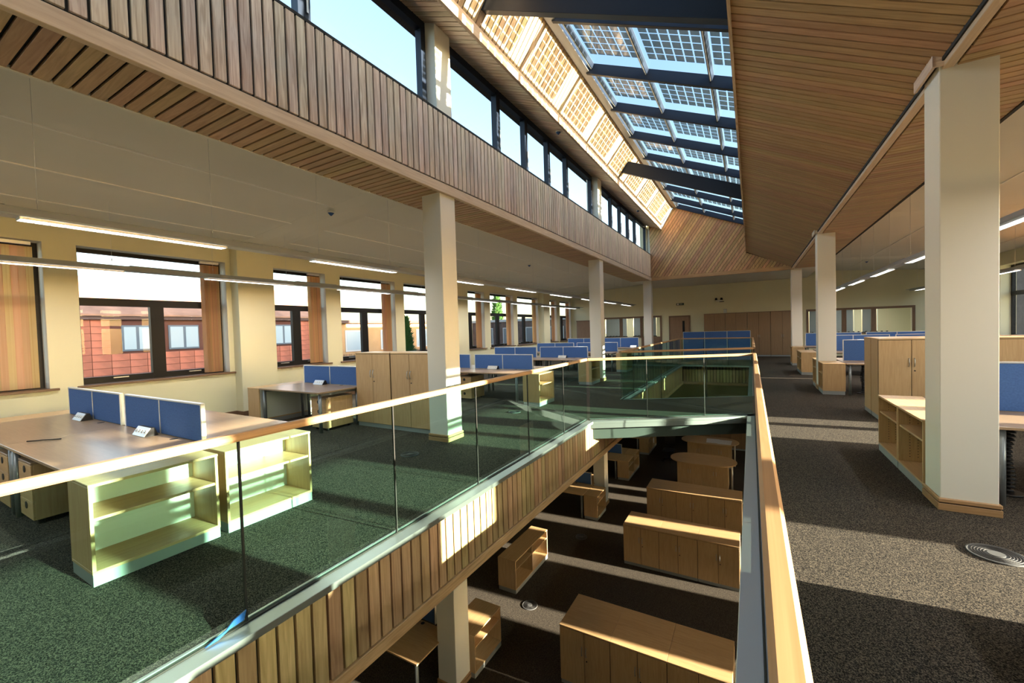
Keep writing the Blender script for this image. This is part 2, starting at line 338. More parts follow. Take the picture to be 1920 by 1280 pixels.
# left bulkhead over the columns
r = sempty('wall_bulkhead_left', 'vertical larch board fascia along the left of the atrium above the columns')
box('backing', -4.60, -4.135, YN, 20.71, 3.93, 5.10, BLACK, r)
for y in ys(-1.0, 20.70, PITCH_B): box('board', -4.133, -4.105, y - 0.047, y + 0.047, 4.055, 5.105, larch_lit('z'), r, 0.003)
struct(box('trim_2', -4.16, -4.095, YN, 20.71, 3.885, 4.03, trim_wood('y'), None, 0.004), 'pale ash strip along the foot of the left board fascia')
struct(box('trim_3', -4.60, -4.11, YN, 20.71, 5.11, 5.145, BLACK), 'dark capping along the top of the left fascia')
r = sempty('ceiling_soffit_left', 'larch board soffit under the left bulkhead')
box('backing', -5.04, -4.60, YN, 20.71, 3.925, 4.24, BLACK, r)
for y in ys(-1.0, 20.70, PITCH_B): box('board', -5.02, -4.165, y - 0.047, y + 0.047, 3.895, 3.92, larch_dim('x'), r, 0.003)
struct(box('trim_4', -5.06, -5.02, YN, 20.74, 3.89, 4.26, CEIL), 'plaster bead at the edge of the left soffit')
# clerestory soffit and leaning wall above it
def sloped(name, xa, za, xb, zb, y0, y1, label, back=0.03, th=0.022, wd=larch_lit):
    r = sempty(name, label); L = math.hypot(xb - xa, zb - za); a = -math.atan2(zb - za, xb - xa)
    n = Vector((-(zb - za), 0, xb - xa)).normalized()
    if n.z < 0: n = -n
    c = Vector(((xa + xb) / 2, 0, (za + zb) / 2))
    bk = link('backing', cube_mesh(L + 0.02, y1 - y0, 0.03, BLACK), r, c + n * (th + back) + Vector((0, (y0 + y1) / 2, 0)), (0, a, 0))
    me = cube_mesh(L, 0.097, th, wd('x'), 0.003)
    for y in ys(max(y0, -1.0), y1, PITCH_B):
        link('board', me, r, c + n * (th / 2) + Vector((0, y, 0)), (0, a, 0))
    return r
sloped('ceiling_clerestory_soffit', -4.62, 6.64, -3.63, 6.25, YN, 20.70, 'pale larch board soffit above the clerestory windows')
sloped('wall_rooflight_left', -3.60, 6.42, -3.07, 7.17, YN, 20.70, 'leaning larch board lining lit by sun through the rooflight', wd=larch_mid)
struct(box('trim_5', -3.64, -3.58, YN, 20.71, 6.215, 6.41, trim_wood('y'), None, 0.004), 'pale ash strip along the foot of the leaning rooflight lining')
# right side: sloping soffit, ash strip, flat soffit
sloped('ceiling_soffit_right', -0.14, 4.775, 1.472, 3.972, YN, 20.70, 'sloping larch board soffit between the rooflight and the right-hand columns', wd=larch_dim)
struct(box('trim_6', -0.165, -0.135, YN, 20.71, 4.74, 4.85, larch_lit('y')), 'larch edge strip of the rooflight upstand')
struct(box('wall_upstand', -0.125, 0.25, YN, 20.71, 4.83, 6.1, BLACK), 'dark upstand under the lower edge of the rooflight')
struct(box('trim_7', 1.475, 1.555, YN, 20.72, 3.90, 3.97, trim_wood('y'), None, 0.004), 'pale ash strip along the right-hand columns')
r = sempty('ceiling_flat_soffit_right', 'flat larch board soffit beside the right-hand columns')
box('backing', 1.46, 2.46, YN, 20.71, 3.945, 4.25, BLACK, r)
for y in ys(-1.0, 20.70, PITCH_B): box('board', 1.575, 2.43, y - 0.0485, y + 0.0485, 3.905, 3.93, larch_dim('x'), r, 0.003)
struct(box('trim_8', 2.43, 2.47, YN, 20.74, 3.895, 4.27, BLACK), 'dark edge of the flat right soffit')

# --- far gable of diagonal boards
POLY = [(-4.12, 4.05), (-4.17, 6.5), (-3.61, 6.27), (-3.07, 7.2), (-0.12, 5.93), (-0.14, 4.76), (1.5, 4.0), (1.5, 3.98)]
r = sempty('wall_gable', 'gable of narrow diagonal larch boards closing the far end of the atrium')
prism('backing', POLY, 20.735, 20.80, BLACK, r)
du = Vector((0.53, 0.77)).normalized(); dn = Vector((du.y, -du.x))
def half(poly, n, c, keep):
    out = []
    for i in range(len(poly)):
        a, b = Vector(poly[i]), Vector(poly[(i + 1) % len(poly)]); da, db = (a.dot(n) - c) * keep, (b.dot(n) - c) * keep
        if da >= 0: out.append(tuple(a))
        if (da > 0 > db) or (da < 0 < db):
            t = da / (da - db); out.append(tuple(a + (b - a) * t))
    return out
s0 = min(Vector(p).dot(dn) for p in POLY); s1 = max(Vector(p).dot(dn) for p in POLY)
s = s0
while s < s1:
    q = half(half(POLY, dn, s + 0.012, 1), dn, s + 0.118, -1)
    if len(q) >= 3:
        cx, cz = sum(p[0] for p in q) / len(q), sum(p[1] for p in q) / len(q)
        prism('board', [(p[0] - cx, p[1] - cz) for p in q], 20.712, 20.733, larch_warm('z'), r, (cx, 0, cz))
    s += 0.12
struct(box('trim_9', -4.11, 1.55, 20.69, 20.76, 3.88, 4.04, larch_warm('x'), None, 0.004), 'larch strip along the foot of the diagonal board gable')

# --- white columns through both storeys (upper ones with a two-band wooden skirting)
def column(n, x0, y0, zt, label):
    r = sempty('column_%d' % n, label)
    box('shaft', x0, x0 + 0.37, y0, y0 + 0.37, 0, zt, WHITE, r, 0.006)
    box('lower_shaft', x0, x0 + 0.37, y0, y0 + 0.37, ZL, -0.2, WHITE, r, 0.006)
    e = 0.018
    for zb in (0.0, ZL):
        box('skirting', x0 - e, x0 + 0.37 + e, y0 - e, y0 + 0.37 + e, zb, zb + 0.062, rail_wood('x'), r, 0.003)
        box('skirting_groove', x0 - 0.008, x0 + 0.378, y0 - 0.008, y0 + 0.378, zb + 0.062, zb + 0.07, BLACK, r)
        box('skirting_cap', x0 - e, x0 + 0.37 + e, y0 - e, y0 + 0.37 + e, zb + 0.07, zb + 0.11, rail_wood('x'), r, 0.008)
    return r
ORD = ['nearest', 'second', 'third']
for i, y in enumerate(COLY[1:]):
    column(i + 1, -4.52, y, 6.62, '%s square white column on the window side of the void' % ORD[i])
    c = column(i + 4, 1.46, y, 3.92 if i == 2 else 4.0, '%s square white column beside the right-hand walkway' % ORD[i])
    if i < 2:                               # wooden collar where the column meets the sloping soffit
        box('collar', 1.40, 1.425, y - 0.06, y + 0.43, 3.91, 4.02, trim_wood('y'), c, 0.003)
        box('collar', 1.40, 1.54, y - 0.06, y - 0.035, 3.91, 4.02, larch_lit('x'), c, 0.003)
        box('collar_cap', 1.385, 1.41, y - 0.075, y + 0.445, 4.03, 4.07, trim_wood('y'), c, 0.003)
        box('collar_cap', 1.385, 1.50, y - 0.075, y - 0.05, 4.03, 4.07, larch_lit('x'), c, 0.003)
column(7, -4.52, COLY[0], 6.62, 'white column behind the viewer on the window side'); column(8, 1.46, COLY[0], 4.0, 'white column behind the viewer on the walkway side')

# --- slab edge along the void: slats, strips
r = sempty('wall_slab_edge_left', 'vertical larch slats on the slab edge along the left of the void')
box('backing', -2.72, -2.65, YN, 19.5, -0.80, -0.03, BLACK, r)
for y in ys(0.4, 19.45, 0.1195): box('slat', -2.646, -2.616, y - 0.051, y + 0.051, -0.722, -0.062, larch_warm('z'), r, 0.003)
struct(box('trim_10', -2.72, -2.605, YN, 19.5, -0.845, -0.732, larch_warm('y'), None, 0.004), 'larch strip along the foot of the slatted slab edge')
r = sempty('wall_slab_edge_far', 'vertical larch slats on the slab edge at the far end of the void')
box('backing', GL + 0.06, 0.0, 19.53, 19.56, -0.80, -0.03, BLACK, r)
for i in range(21): box('slat', -2.60 + 0.1195 * i, -2.498 + 0.1195 * i, 19.50, 19.528, -0.722, -0.062, larch_warm('z'), r, 0.003)
struct(box('trim_11', GL + 0.06, 0.0, 19.49, 19.56, -0.845, -0.732, larch_warm('x')), 'larch strip at the foot of the far slab edge')
struct(box('wall_slab_edge_right', 0.0, GR + 0.06, YN, 19.5, -0.84, -0.06, BLACK), 'dark slab edge on the walkway side of the void')

# --- skewed bridge across the void
BA = math.atan2(9.18 - 7.5, GR - GL); BL = math.hypot(9.18 - 7.5, GR - GL)
A, B, C_, D = (GL - 0.02, 7.5), (GR + 0.06, 9.2), (GL - 0.02, 9.85), (GR + 0.06, 11.4)
r = sempty('floor_bridge', 'carpeted steel bridge crossing the void at a slant')
prism('deck', [A, B, D, C_], -0.19, 0.0, CARPET, r, axis='z')
prism('underside', [(A[0], A[1] + 0.1), (B[0], B[1] + 0.1), (D[0], D[1] - 0.1), (C_[0], C_[1] - 0.1)], -0.40, -0.2, NAVY, r, axis='z')
e = link('edge_band', cube_mesh(BL, 0.12, 0.13, STEEL, 0.006), r, ((A[0] + B[0]) / 2 + 0.06 * math.sin(BA), (A[1] + B[1]) / 2 - 0.06, -0.085), (0, 0, BA))
link('edge_beam', cube_mesh(BL - 0.06, 0.05, 0.22, GREENSTEEL, 0.006), r, ((A[0] + B[0]) / 2 + 0.03, (A[1] + B[1]) / 2 + 0.02, -0.262), (0, 0, BA))
link('edge_band', cube_mesh(3.1, 0.1, 0.13, STEEL, 0.006), r, ((C_[0] + D[0]) / 2, (C_[1] + D[1]) / 2 + 0.03, -0.085), (0, 0, math.atan2(D[1] - C_[1], D[0] - C_[0])))

# --- rooflight: rafters, transoms, panes with photovoltaic cells, deep tie beams
TH = math.atan(SLOPE); CT, ST = math.cos(TH), math.sin(TH)
NRM = Vector((ST, 0, CT)); UDIR = Vector((CT, 0, -ST))
def on_sky(x, y, off): return Vector((x, y, sky_z(x))) + NRM * off
r = sempty('window_40', 'long sloping rooflight glazed with photovoltaic panes')
RAF = [6.95 + 1.772 * k for k in range(-7, 8)] + [20.66]
SKX0, SKX1 = -2.98, 0.22
TRX = [-2.9, -1.79, -0.635]
SL = (SKX1 - SKX0) / CT
for y in RAF:
    link('rafter', cube_mesh(SL, 0.075, 0.21, NAVY, 0.004), r, on_sky((SKX0 + SKX1) / 2, y, 0.105), (0, TH, 0))
for a, b in zip(RAF[:-1], RAF[1:]):
    for x in TRX:
        t = link('transom', cube_mesh(0.05, b - a - 0.08, 0.10, NAVY), r, on_sky(x, (a + b) / 2, 0.15), (0, TH, 0))
        link('transom_cap', cube_mesh(0.022, b - a - 0.08, 0.012, ALU), t, (0, 0, -0.056))
    xs = TRX + [SKX1 + 0.2]
    for i, (x0, x1) in enumerate(zip(xs[:-1], xs[1:])):
        W = (x1 - x0) / CT - 0.05; H = b - a - 0.08
        pane = link('pane', cube_mesh(W, H, 0.012, PVGLASS), r, on_sky((x0 + x1) / 2, (a + b) / 2, 0.215), (0, TH, 0))
        nx, ny, px, py = (6 if W > 1.0 else 5), int((H - 0.25) / 0.208), 0.178, 0.208
        cells = [((q - (nx - 1) / 2) * px, -H / 2 + 0.09 + (v + 0.5) * py) for q in range(nx) for v in range(ny)]
        if 5.0 < a < 9.5 and a > 5.1 and x0 < -0.5:
            me = cube_mesh(0.148, 0.172, 0.006, CELL)
            for u, v in cells: link('cell', me, pane, (u, v, -0.009))
        else:
            o = boxes('cell_grid', [(u - 0.074, u + 0.074, v - 0.086, v + 0.086, -0.012, -0.006) for u, v in cells], CELL, pane); o['kind'] = 'stuff'
box('kerb_plate', -3.10, -2.97, YN, 20.71, 7.16, 7.20, STEEL, r); box('kerb_plate', -3.02, -2.91, YN, 20.71, 7.14, 7.44, STEEL, r)
for i, y in enumerate((5.50, 13.36, -2.3)):
    x0, x1 = -3.45, 0.1
    struct(link('beam_%d' % (i + 1), cube_mesh((x1 - x0) / CT, 0.12, 0.36, NAVY, 0.004), None, on_sky((x0 + x1) / 2, y, -0.52), (0, TH, 0)), 'dark steel tie beam spanning the rooflight, %s' % ['close overhead', 'far along the roof', 'behind the viewer'][i])
struct(boxes('roof_ridge', [(-3.9, -3.12, YN, 20.8, 7.25, 7.5), (-4.9, -3.7, YN, 20.8, 6.75, 6.85)], BLACK))

# --- clerestory windows in the left wall of the atrium
r = sempty('window_41', 'strip of clerestory windows with dark blue frames above the left fascia')
XC = -4.40
for k in (-1, 0, 1):
    y0, y1 = 5.5 + BAY * k, 5.13 + BAY * (k + 1)
    bars = [y0 + 1.78, y0 + 2.98, y0 + 4.2, y0 + 5.4]
    box('frame', XC - 0.05, XC + 0.06, y0, y1, 5.10, 5.24, NAVY, r); box('frame', XC - 0.05, XC + 0.06, y0, y1, 6.40, 6.56, NAVY, r)
    box('frame', XC - 0.05, XC + 0.06, y0, y0 + 0.09, 5.2, 6.45, NAVY, r); box('frame', XC - 0.05, XC + 0.06, y1 - 0.1, y1, 5.2, 6.45, NAVY, r)
    for b in bars:
        box('mullion', XC - 0.05, XC + 0.07, b - 0.085, b - 0.01, 5.2, 6.45, NAVY, r); box('mullion', XC - 0.05, XC + 0.05, b + 0.01, b + 0.085, 5.2, 6.45, NAVY, r)
        box('handle', XC + 0.06, XC + 0.075, b + 0.02, b + 0.045, 5.4, 5.75, STEEL, r)
    e = [y0 + 0.05] + bars + [y1 - 0.05]
    for a, b in zip(e[:-1], e[1:]): box('pane', XC - 0.006, XC + 0.006, a + 0.05, b - 0.05, 5.2, 6.45, GLASS, r)
struct(boxes('wall_clerestory', [(-4.6, -4.3, 20.71, 20.9, 4.5, 6.7), (-4.6, -4.3, YN, -2.4, 5.1, 6.7)], CREAM))

# --- windows in the two long walls
def window(n, a, b, side, label, detail=True):
    r = sempty('window_%d' % n, label); s = side
    X = (XL - 0.30) if s < 0 else (XR + 0.30)          # frame plane
    f = lambda n_, y0, y1, z0, z1, m=FRAME, d=0.045: box(n_, X - d, X + d, y0, y1, z0, z1, m, r)
    zt = 2.40; w = 0.07
    f('frame', a, b, ZS, ZS + 0.12); f('frame', a, b, ZH - 0.07, ZH); f('frame', a, a + w, ZS, ZH); f('frame', b - w, b, ZS, ZH)
    f('transom', a, b, zt, zt + 0.14, d=0.05)
    c = (a + b) / 2 if b - a > 1.6 else a + (b - a) * 0.5
    f('mullion', c - 0.11, c + 0.11, ZS, zt, d=0.05)
    f('pane', a + w, b - w, zt + 0.12, ZH - 0.06, GLASS, 0.006)
    f('pane', a + w, c - 0.1, ZS + 0.1, zt + 0.02, GLASS, 0.006); f('pane', c + 0.1, b - w, ZS + 0.1, zt + 0.02, GLASS, 0.006)
    for q in ((a + w + c - 0.1) / 2, (c + 0.1 + b - w) / 2):
        box('handle', X - s * 0.05, X - s * 0.075, q - 0.11, q + 0.11, ZS + 0.075, ZS + 0.095, STEEL, r)
    x0, x1 = (XL - 0.30, XL + 0.05) if s < 0 else (XR - 0.05, XR + 0.30)
    box('sill', x0, x1, a - 0.08 * (s < 0), b + 0.1, ZS - 0.03, ZS + 0.006, dark_wood('y'), r, 0.004)
    if s < 0:
        box('reveal_lining', XL - 0.30, XL - 0.002, b - 0.004, b + 0.012, ZS, ZH, REVEAL, r); box('reveal_lining', XL - 0.30, XL - 0.002, a, b, ZH - 0.004, ZH + 0.012, REVEAL, r)
    return r
LW = ['far behind the viewer on the yellow wall', 'just out of view on the yellow wall', 'nearest the left picture edge, half hidden by a striped blind', 'large, facing the red tiled building behind the nearest desks', 'narrow, next after the big pier beyond the red building view', 'wide, above the low part of the tall double cupboards', 'facing the conifer outside', 'narrow, just past the nearest white column', 'wide, with a tree at its top corner', 'seventh along the yellow wall, with a white notice outside', 'narrow dark one near the far end', 'last before the far corner']
LEFTW = [q for q in WIN if q[1] > -3]
for i, (a, b) in enumerate(LEFTW):
    window(1 + i, a, b, -1, 'dark framed window, ' + LW[min(i + (12 - len(LEFTW)), 11)])
for i, (a, b) in enumerate(WIN):
    window(15 + i, a, b, 1, 'dark framed window in the right-hand wall, number %d along it' % (i + 1))

def blind(label, x, ys_, stack=True, m=BLINDM, chain=True):
    """vertical blind: head rail, vanes and bottom chain weights"""
    y0, y1 = ys_[0]
    r = thing('vertical_blind', label, 'blind', (x, (ys_[0][0] + ys_[-1][1]) / 2, ZS)); oy = r.location.y
    box('head_rail', -0.025, 0.025, ys_[0][0] - oy - 0.02, ys_[-1][1] - oy + 0.02, ZH - ZS - 0.06, ZH - ZS - 0.01, ALU, r)
    for a, b in ys_:
        p = 0.032 if stack else 0.082
        y = a + p / 2
        while y < b:
            link('vane', cube_mesh(0.003, 0.089, ZH - ZS - 0.12, m), r, (0.0, y - oy, (ZH - ZS) / 2 - 0.03), (0, 0, math.radians(-62 if stack else -6)))
            y += p
    return r
XBL = XL - 0.14
BL_LABEL = {0: None}
names = ['striped vertical blind drawn across the window at the left picture edge', 'tan vertical blind gathered beside the red building view', 'tan vertical blind gathered at the narrow window after the big pier', 'tan vertical blind gathered above the double cupboards', 'tan vertical blind gathered beside the conifer view', 'tan vertical blind gathered just past the nearest white column', 'tan vertical blind gathered at the wide window with the tree at its corner', 'tan vertical blind gathered at the window with the notice outside', 'tan vertical blind gathered at the narrow dark window near the far end', 'tan vertical blind gathered at the last window before the far corner']
vis = [q for q in LEFTW if q[1] > 1.5]
for i, (a, b) in enumerate(vis):
    if i == 0: blind(names[0], XBL, [(1.18, b - 0.12)], False)
    else: blind(names[i], XBL, [(b - 0.42, b - 0.10)])
# right-hand blinds: drawn except for gaps that let the low sun in
def gaps(a, b, open_):
    out, y = [], a + 0.04
    for p, q in open_:
        if p - y > 0.1: out.append((y, p))
        y = q
    if b - 0.04 - y > 0.1: out.append((y, b - 0.04))
    return out
RB = {10.4: [(12.5, 12.7)], 13.83: [(14.05, 14.2), (14.3, 14.42)], 15.73: [(15.75, 15.9)]}
RL = 'vertical blind drawn across a right-hand window out of view'
for i, (a, b) in enumerate(WIN):
    for k, o in RB.items():
        if abs(k - a) < 0.3: tag(blind(RL, XR + 0.16, gaps(a, b, o), False, BLINDM), RL if k < 20 else 'dark vertical blind drawn across the far right-hand window, %s one' % ('nearer' if k < 22.5 else 'further'), 'blind', 'blinds of the right-hand windows')

# ------------------------------------------------------------------ balustrades
def balustrade(label, p0, p1, joints, ledge=1, start_cap=False):
    """glass panels held in a metal channel, oak handrail; local x runs from p0 to p1, +y side faces the floor"""
    d = Vector(p1) - Vector(p0); L = d.length; a = math.atan2(d.y, d.x)
    r = thing('glass_balustrade', label, 'balustrade', (p0[0], p0[1], 0), a, 'glass balustrades around the void')
    js = [0.0] + [j for j in joints if 0.05 < j < L - 0.05] + [L]
    for q0, q1 in zip(js[:-1], js[1:]): box('glass_panel', q0 + 0.006, q1 - 0.006, -0.008, 0.008, -0.03, 1.11, BALGLASS, r)
    for j in js[1:-1]: box('joint_seal', j - 0.006, j + 0.006, -0.007, 0.007, -0.01, 1.11, BLACK, r)
    # handrail with rounded edges
    h = []
    for y, z in ((-0.025, 1.109), (0.025, 1.109), (0.031, 1.122), (0.031, 1.143), (0.019, 1.157), (-0.019, 1.157), (-0.031, 1.143), (-0.031, 1.122)): h.append((y, z))
    prism('handrail', h, -0.015, L + 0.015, rail_wood('x'), r, axis='x')
    if ledge:
        box('base_channel', 0, L, -0.012 - 0.125, -0.012, -0.062, -0.012, STEEL, r, 0.003)
        box('base_gasket', 0, L, -0.0125, 0.0125, -0.05, -0.004, BLACK, r)
        box('inner_channel', 0, L, 0.0125, 0.03, -0.06, 0.004, STEEL, r)
    return r
J = 1.256
# left of the near void runs away from the viewer; its outer (void) side is +x, i.e. local -y
balustrade('long glass balustrade with oak handrail along the nearest desks', (GL, -2.5), (GL, 7.48), [1.347 + 2.5 + J * k for k in range(-3, 5)])
balustrade('glass balustrade on the near side of the slanting bridge', (GL + 0.04, 7.53), (GR - 0.04, 9.15), [1.1, 2.2])
balustrade('glass balustrade on the far side of the slanting bridge', (GR - 0.04, 11.37), (GL + 0.04, 9.87), [1.08, 2.15], 1)
balustrade('glass balustrade with oak handrail right beneath the viewer along the walkway', (GR, 9.16), (GR, -2.5), [J * k for k in range(1, 9)])
balustrade('glass balustrade along the walkway beyond the bridge', (GR, 19.4), (GR, 11.42), [J * k for k in range(1, 7)])
balustrade('glass balustrade on the window side beyond the bridge', (GL, 9.87), (GL, 19.4), [J * k for k in range(1, 8)])
balustrade('glass balustrade closing the far end of the void', (GL + 0.03, 19.45), (GR - 0.03, 19.45), [0.92, 1.84])
t = tag(prism('blue_film', [(0, 0), (0.07, 0.002), (0.13, 0.028), (0.21, 0.03), (0.225, 0.085), (0.19, 0.075), (0.15, 0.062), (0.11, 0.03), (0.05, 0.016)], -0.004, 0.004, mat('blue_plastic_film', (0.015, 0.10, 0.36), 0.4), None, (GL + 0.024, 1.11, -0.004), axis='x'), 'scrap of blue plastic film stuck at the foot of the nearest glass', 'film')

# ------------------------------------------------------------------ furniture builders (fronts face local -y, origin on the floor)
def bow_handle(parent, x, z):
    k = 'bow'
    if k not in CACHE:
        o = tube('handle', [(0, 0, -0.07), (0, -0.022, -0.055), (0, -0.03, 0), (0, -0.022, 0.055), (0, 0, 0.07)], 0.006, STEEL); CACHE[k] = o.data
        bpy.data.objects.remove(o)
    return link('handle', CACHE[k], parent, (x, -0.01, z))
def cupboard(label, loc, rz, w_, d_, h_, cat='cupboard', group=None, doors=2, top=True, wood_=beech, handle_z=None, name='cupboard', detail=True):
    r = thing(name, label, cat, loc, rz, group); pl = 0.075; tt = 0.025
    box('plinth', -w_ / 2 + 0.004, w_ / 2 - 0.004, 0.02, d_ - 0.01, 0, pl, GREY, r)
    box('body', -w_ / 2, w_ / 2, 0.024, d_, pl, h_ - tt, wood_('z'), r); box('door_gap', -w_ / 2 + 0.001, w_ / 2 - 0.001, 0.012, 0.024, pl, h_ - tt, BLACK, r)
    box('top', -w_ / 2 - 0.0, w_ / 2, 0, d_, h_ - tt, h_, wood_('x'), r, 0.003)
    dw = w_ / doors; hz = handle_z if handle_z else h_ * 0.62
    for i in range(doors):
        x0 = -w_ / 2 + dw * i
        dr = box('door', x0 + 0.004, x0 + dw - 0.004, 0.0, 0.018, pl + 0.004, h_ - tt - 0.007, wood_('z'), r, 0.002)
        if detail:
            hx = (dw / 2 - 0.035) * (1 if i % 2 == 0 else -1)
            bow_handle(dr, hx, hz - dr.location.z)
            if i % 2 == 1: link('lock', cyl_mesh(0.011, 0.008, DARK, 10), dr, (hx + 0.004, -0.012, hz - 0.14 - dr.location.z), (math.pi / 2, 0, 0))
    return r
def bookcase(label, loc, rz, w_, d_, h_, shelves=1, back=GREYBACK, group=None, wood_=beech, divider=False, zs=None):
    r = thing('bookcase', label, 'bookcase', loc, rz, group); pl = 0.085; t_ = 0.022
    box('plinth', -w_ / 2 + 0.003, w_ / 2 - 0.003, 0.004, d_ - 0.01, 0, pl, GREY, r)
    box('bottom_shelf', -w_ / 2, w_ / 2, 0.0, d_, pl, pl + t_, wood_('x'), r, 0.002)
    box('side', -w_ / 2, -w_ / 2 + t_, 0.0, d_, pl + t_, h_ - t_, wood_('z'), r, 0.002); box('side', w_ / 2 - t_, w_ / 2, 0.0, d_, pl + t_, h_ - t_, wood_('z'), r, 0.002)
    box('back', -w_ / 2 + t_, w_ / 2 - t_, d_ - 0.02, d_ - 0.004, pl + t_, h_ - t_, back, r)
    box('top', -w_ / 2 - 0.002, w_ / 2 + 0.002, -0.006, d_, h_ - t_, h_, wood_('x'), r, 0.003)
    for i in range(shelves):
        z = zs if zs else pl + (h_ - pl) * (0.62 if shelves == 1 else (i + 1) / (shelves + 1))
        box('shelf', -w_ / 2 + t_, w_ / 2 - t_, 0.012, d_ - 0.02, z, z + t_, wood_('x'), r, 0.002)
    if back is not GREYBACK and zs == 0.50:      # rows of shelf-pin holes on the inner faces
        o_ = boxes('pin_holes', [(sx_ * (w_ / 2 - t_) - 0.001, sx_ * (w_ / 2 - t_) + 0.001, y_ - 0.004, y_ + 0.004, z_ - 0.004, z_ + 0.004) for sx_ in (-1, 1) for y_ in (0.10, 0.17) for z_ in [0.16 + 0.032 * q for q in range(16)]], DARK, r); o_['kind'] = 'stuff'
    if divider: box('divider', -0.011, 0.011, 0.01, d_ - 0.02, pl + t_, h_ - t_, wood_('z'), r)
    return r
def desk(label, loc, rz, w_, d_, group=None, h_=0.73, top=maple):
    r = thing('desk', label, 'desk', loc, rz, group)
    box('top', -w_ / 2 + 0.001, w_ / 2 - 0.001, 0.002, d_ - 0.002, h_ - 0.028, h_, top('x'), r, 0.003)
    for sx in (-1, 1):
        for y in (0.07, d_ - 0.07): cyl('leg', sx * (w_ / 2 - 0.07), y, 0, h_ - 0.028, 0.03, LEG, r, 12)
        box('side_rail', sx * (w_ / 2 - 0.07) - 0.015, sx * (w_ / 2 - 0.07) + 0.015, 0.09, d_ - 0.09, h_ - 0.08, h_ - 0.03, LEG, r)
    box('beam', -w_ / 2 + 0.09, w_ / 2 - 0.09, d_ - 0.14, d_ - 0.10, h_ - 0.09, h_ - 0.03, LEG, r)
    cyl('cable_port', w_ * 0.22, d_ - 0.06, h_ - 0.005, h_ + 0.002, 0.035, DARK, r, 14)
    return r
def screen(label, loc, w_, z1, group=None, n=2, m=BLUE, th=0.03):
    r = thing('desk_screen', label, 'screen', loc, 0, group); h_ = z1 - loc[2]
    pw = w_ / n
    for i in range(n): box('fabric_panel', -w_ / 2 + pw * i + 0.011, -w_ / 2 + pw * (i + 1) - 0.011, -th / 2, th / 2, 0.004, h_ - 0.018, m, r, 0.003)
    box('top_rail', -w_ / 2, w_ / 2, -th / 2 - 0.004, th / 2 + 0.004, h_ - 0.018, h_, ALU, r, 0.003)
    for i in range(n + 1):
        x = -w_ / 2 + pw * i + (0.008 if i == 0 else -0.008 if i == n else 0)
        box('post', x - 0.009, x + 0.009, -th / 2 - 0.003, th / 2 + 0.003, 0, h_ - 0.018, ALU, r)
    return r
def pedestal(label, loc, rz, group=None, h_=0.58, w_=0.42, d_=0.58):
    r = thing('drawer_pedestal', label, 'drawers', loc, rz, group)
    for sx in (-1, 1):
        for y in (0.06, d_ - 0.06): cyl('castor', sx * (w_ / 2 - 0.06), y, 0, 0.045, 0.025, DARK, r, 10)
    box('body', -w_ / 2, w_ / 2, 0.018, d_, 0.045, h_, beech('z'), r, 0.002); box('top', -w_ / 2, w_ / 2, 0.0, d_, h_, h_ + 0.02, maple('x'), r, 0.002)
    hh = (h_ - 0.05) / 3
    for i in range(3):
        z0 = 0.047 + hh * i
        dr = box('drawer', -w_ / 2 + 0.002, w_ / 2 - 0.002, 0.0, 0.018, z0, z0 + hh - 0.004, beech('x'), r, 0.002)
        link('handle', cyl_mesh(0.035, 0.008, DARK, 14), dr, (0, -0.010, hh * 0.18), (math.pi / 2, 0, 0))
    return r
def power_unit(label, loc, rz=0.0):
    r = thing('socket_box', label, 'socket box', loc, rz, 'desktop socket boxes')
    prism('body', [(-0.06, 0.0), (0.06, 0.0), (0.03, 0.085), (0.0, 0.085)], -0.15, 0.15, DARK, r, axis='x')
    p = prism('face_plate', [(-0.065, 0.004), (-0.055, 0.0), (-0.002, 0.083), (-0.008, 0.088)], -0.145, 0.145, ALU, r, axis='x')
    for i in range(4): link('socket', cube_mesh(0.045, 0.006, 0.045, WHITE, 0.003), r, (-0.105 + 0.07 * i, -0.036, 0.045), (math.radians(-33), 0, 0))
    for i in range(4):
        for dx, dz in ((-0.009, -0.006), (0.009, -0.006), (0, 0.01)): link('socket_slot', cube_mesh(0.006, 0.004, 0.009, DARK), r, (-0.105 + 0.07 * i + dx, -0.039 + dz * 0.6, 0.047 + dz * 0.84), (math.radians(-33), 0, 0))
    return r
def cable_spine(label, loc, n=17):
    r = thing('cable_spine', label, 'cable spine', loc)
    cyl('foot', 0, 0, 0, 0.02, 0.11, DARK, r, 18)
    for i in range(n): cyl('segment', 0.012 * math.sin(i * 0.5), 0, 0.03 + i * 0.038, 0.052 + i * 0.038, 0.042, DARK, r, 12, 0.03)
    cyl('cable', 0.0, 0, 0.02, 0.03 + n * 0.038, 0.016, DARK, r, 8)
    return r

# ------------------------------------------------------------------ upper gallery, window side: desk clusters A to F
HP = math.pi / 2
def cluster(tagn, ysc, xs, z1=1.112, yd=0.94, top=maple, z0=0.0, sx=(0.06, 0.27), grp=None):
    """desks either side of a line of screens; xs = desk boundaries in X"""
    for i, (a, b) in enumerate(zip(xs[:-1], xs[1:])):
        c = (a + b) / 2; pos = ['outer end', 'void end'][i if xs[0] < 0 else 1 - i] if len(xs) > 2 else 'short one'
        desk('maple desk, near side of %s, %s' % (tagn, pos), (c, ysc - yd, z0), 0, b - a, yd - 0.003, grp, top=top)
        desk('maple desk, far side of %s, %s' % (tagn, pos), (c, ysc + yd, z0), math.pi, b - a, yd - 0.003, grp, top=top)
        screen('blue screen in %s, %s' % (tagn, pos), (c, ysc, z0 + 0.731), b - a - 0.14, z0 + z1, grp)
XS = [-8.46, -6.56, -4.66]
cluster('the nearest desk cluster', 1.99, [-8.46, -6.50, -4.54])
bookcase('beech bookcase with pale back facing the viewer, left of the pair at the nearest desks', (-4.05, 1.43, 0), HP, 0.82, 0.43, 0.73, zs=0.46)
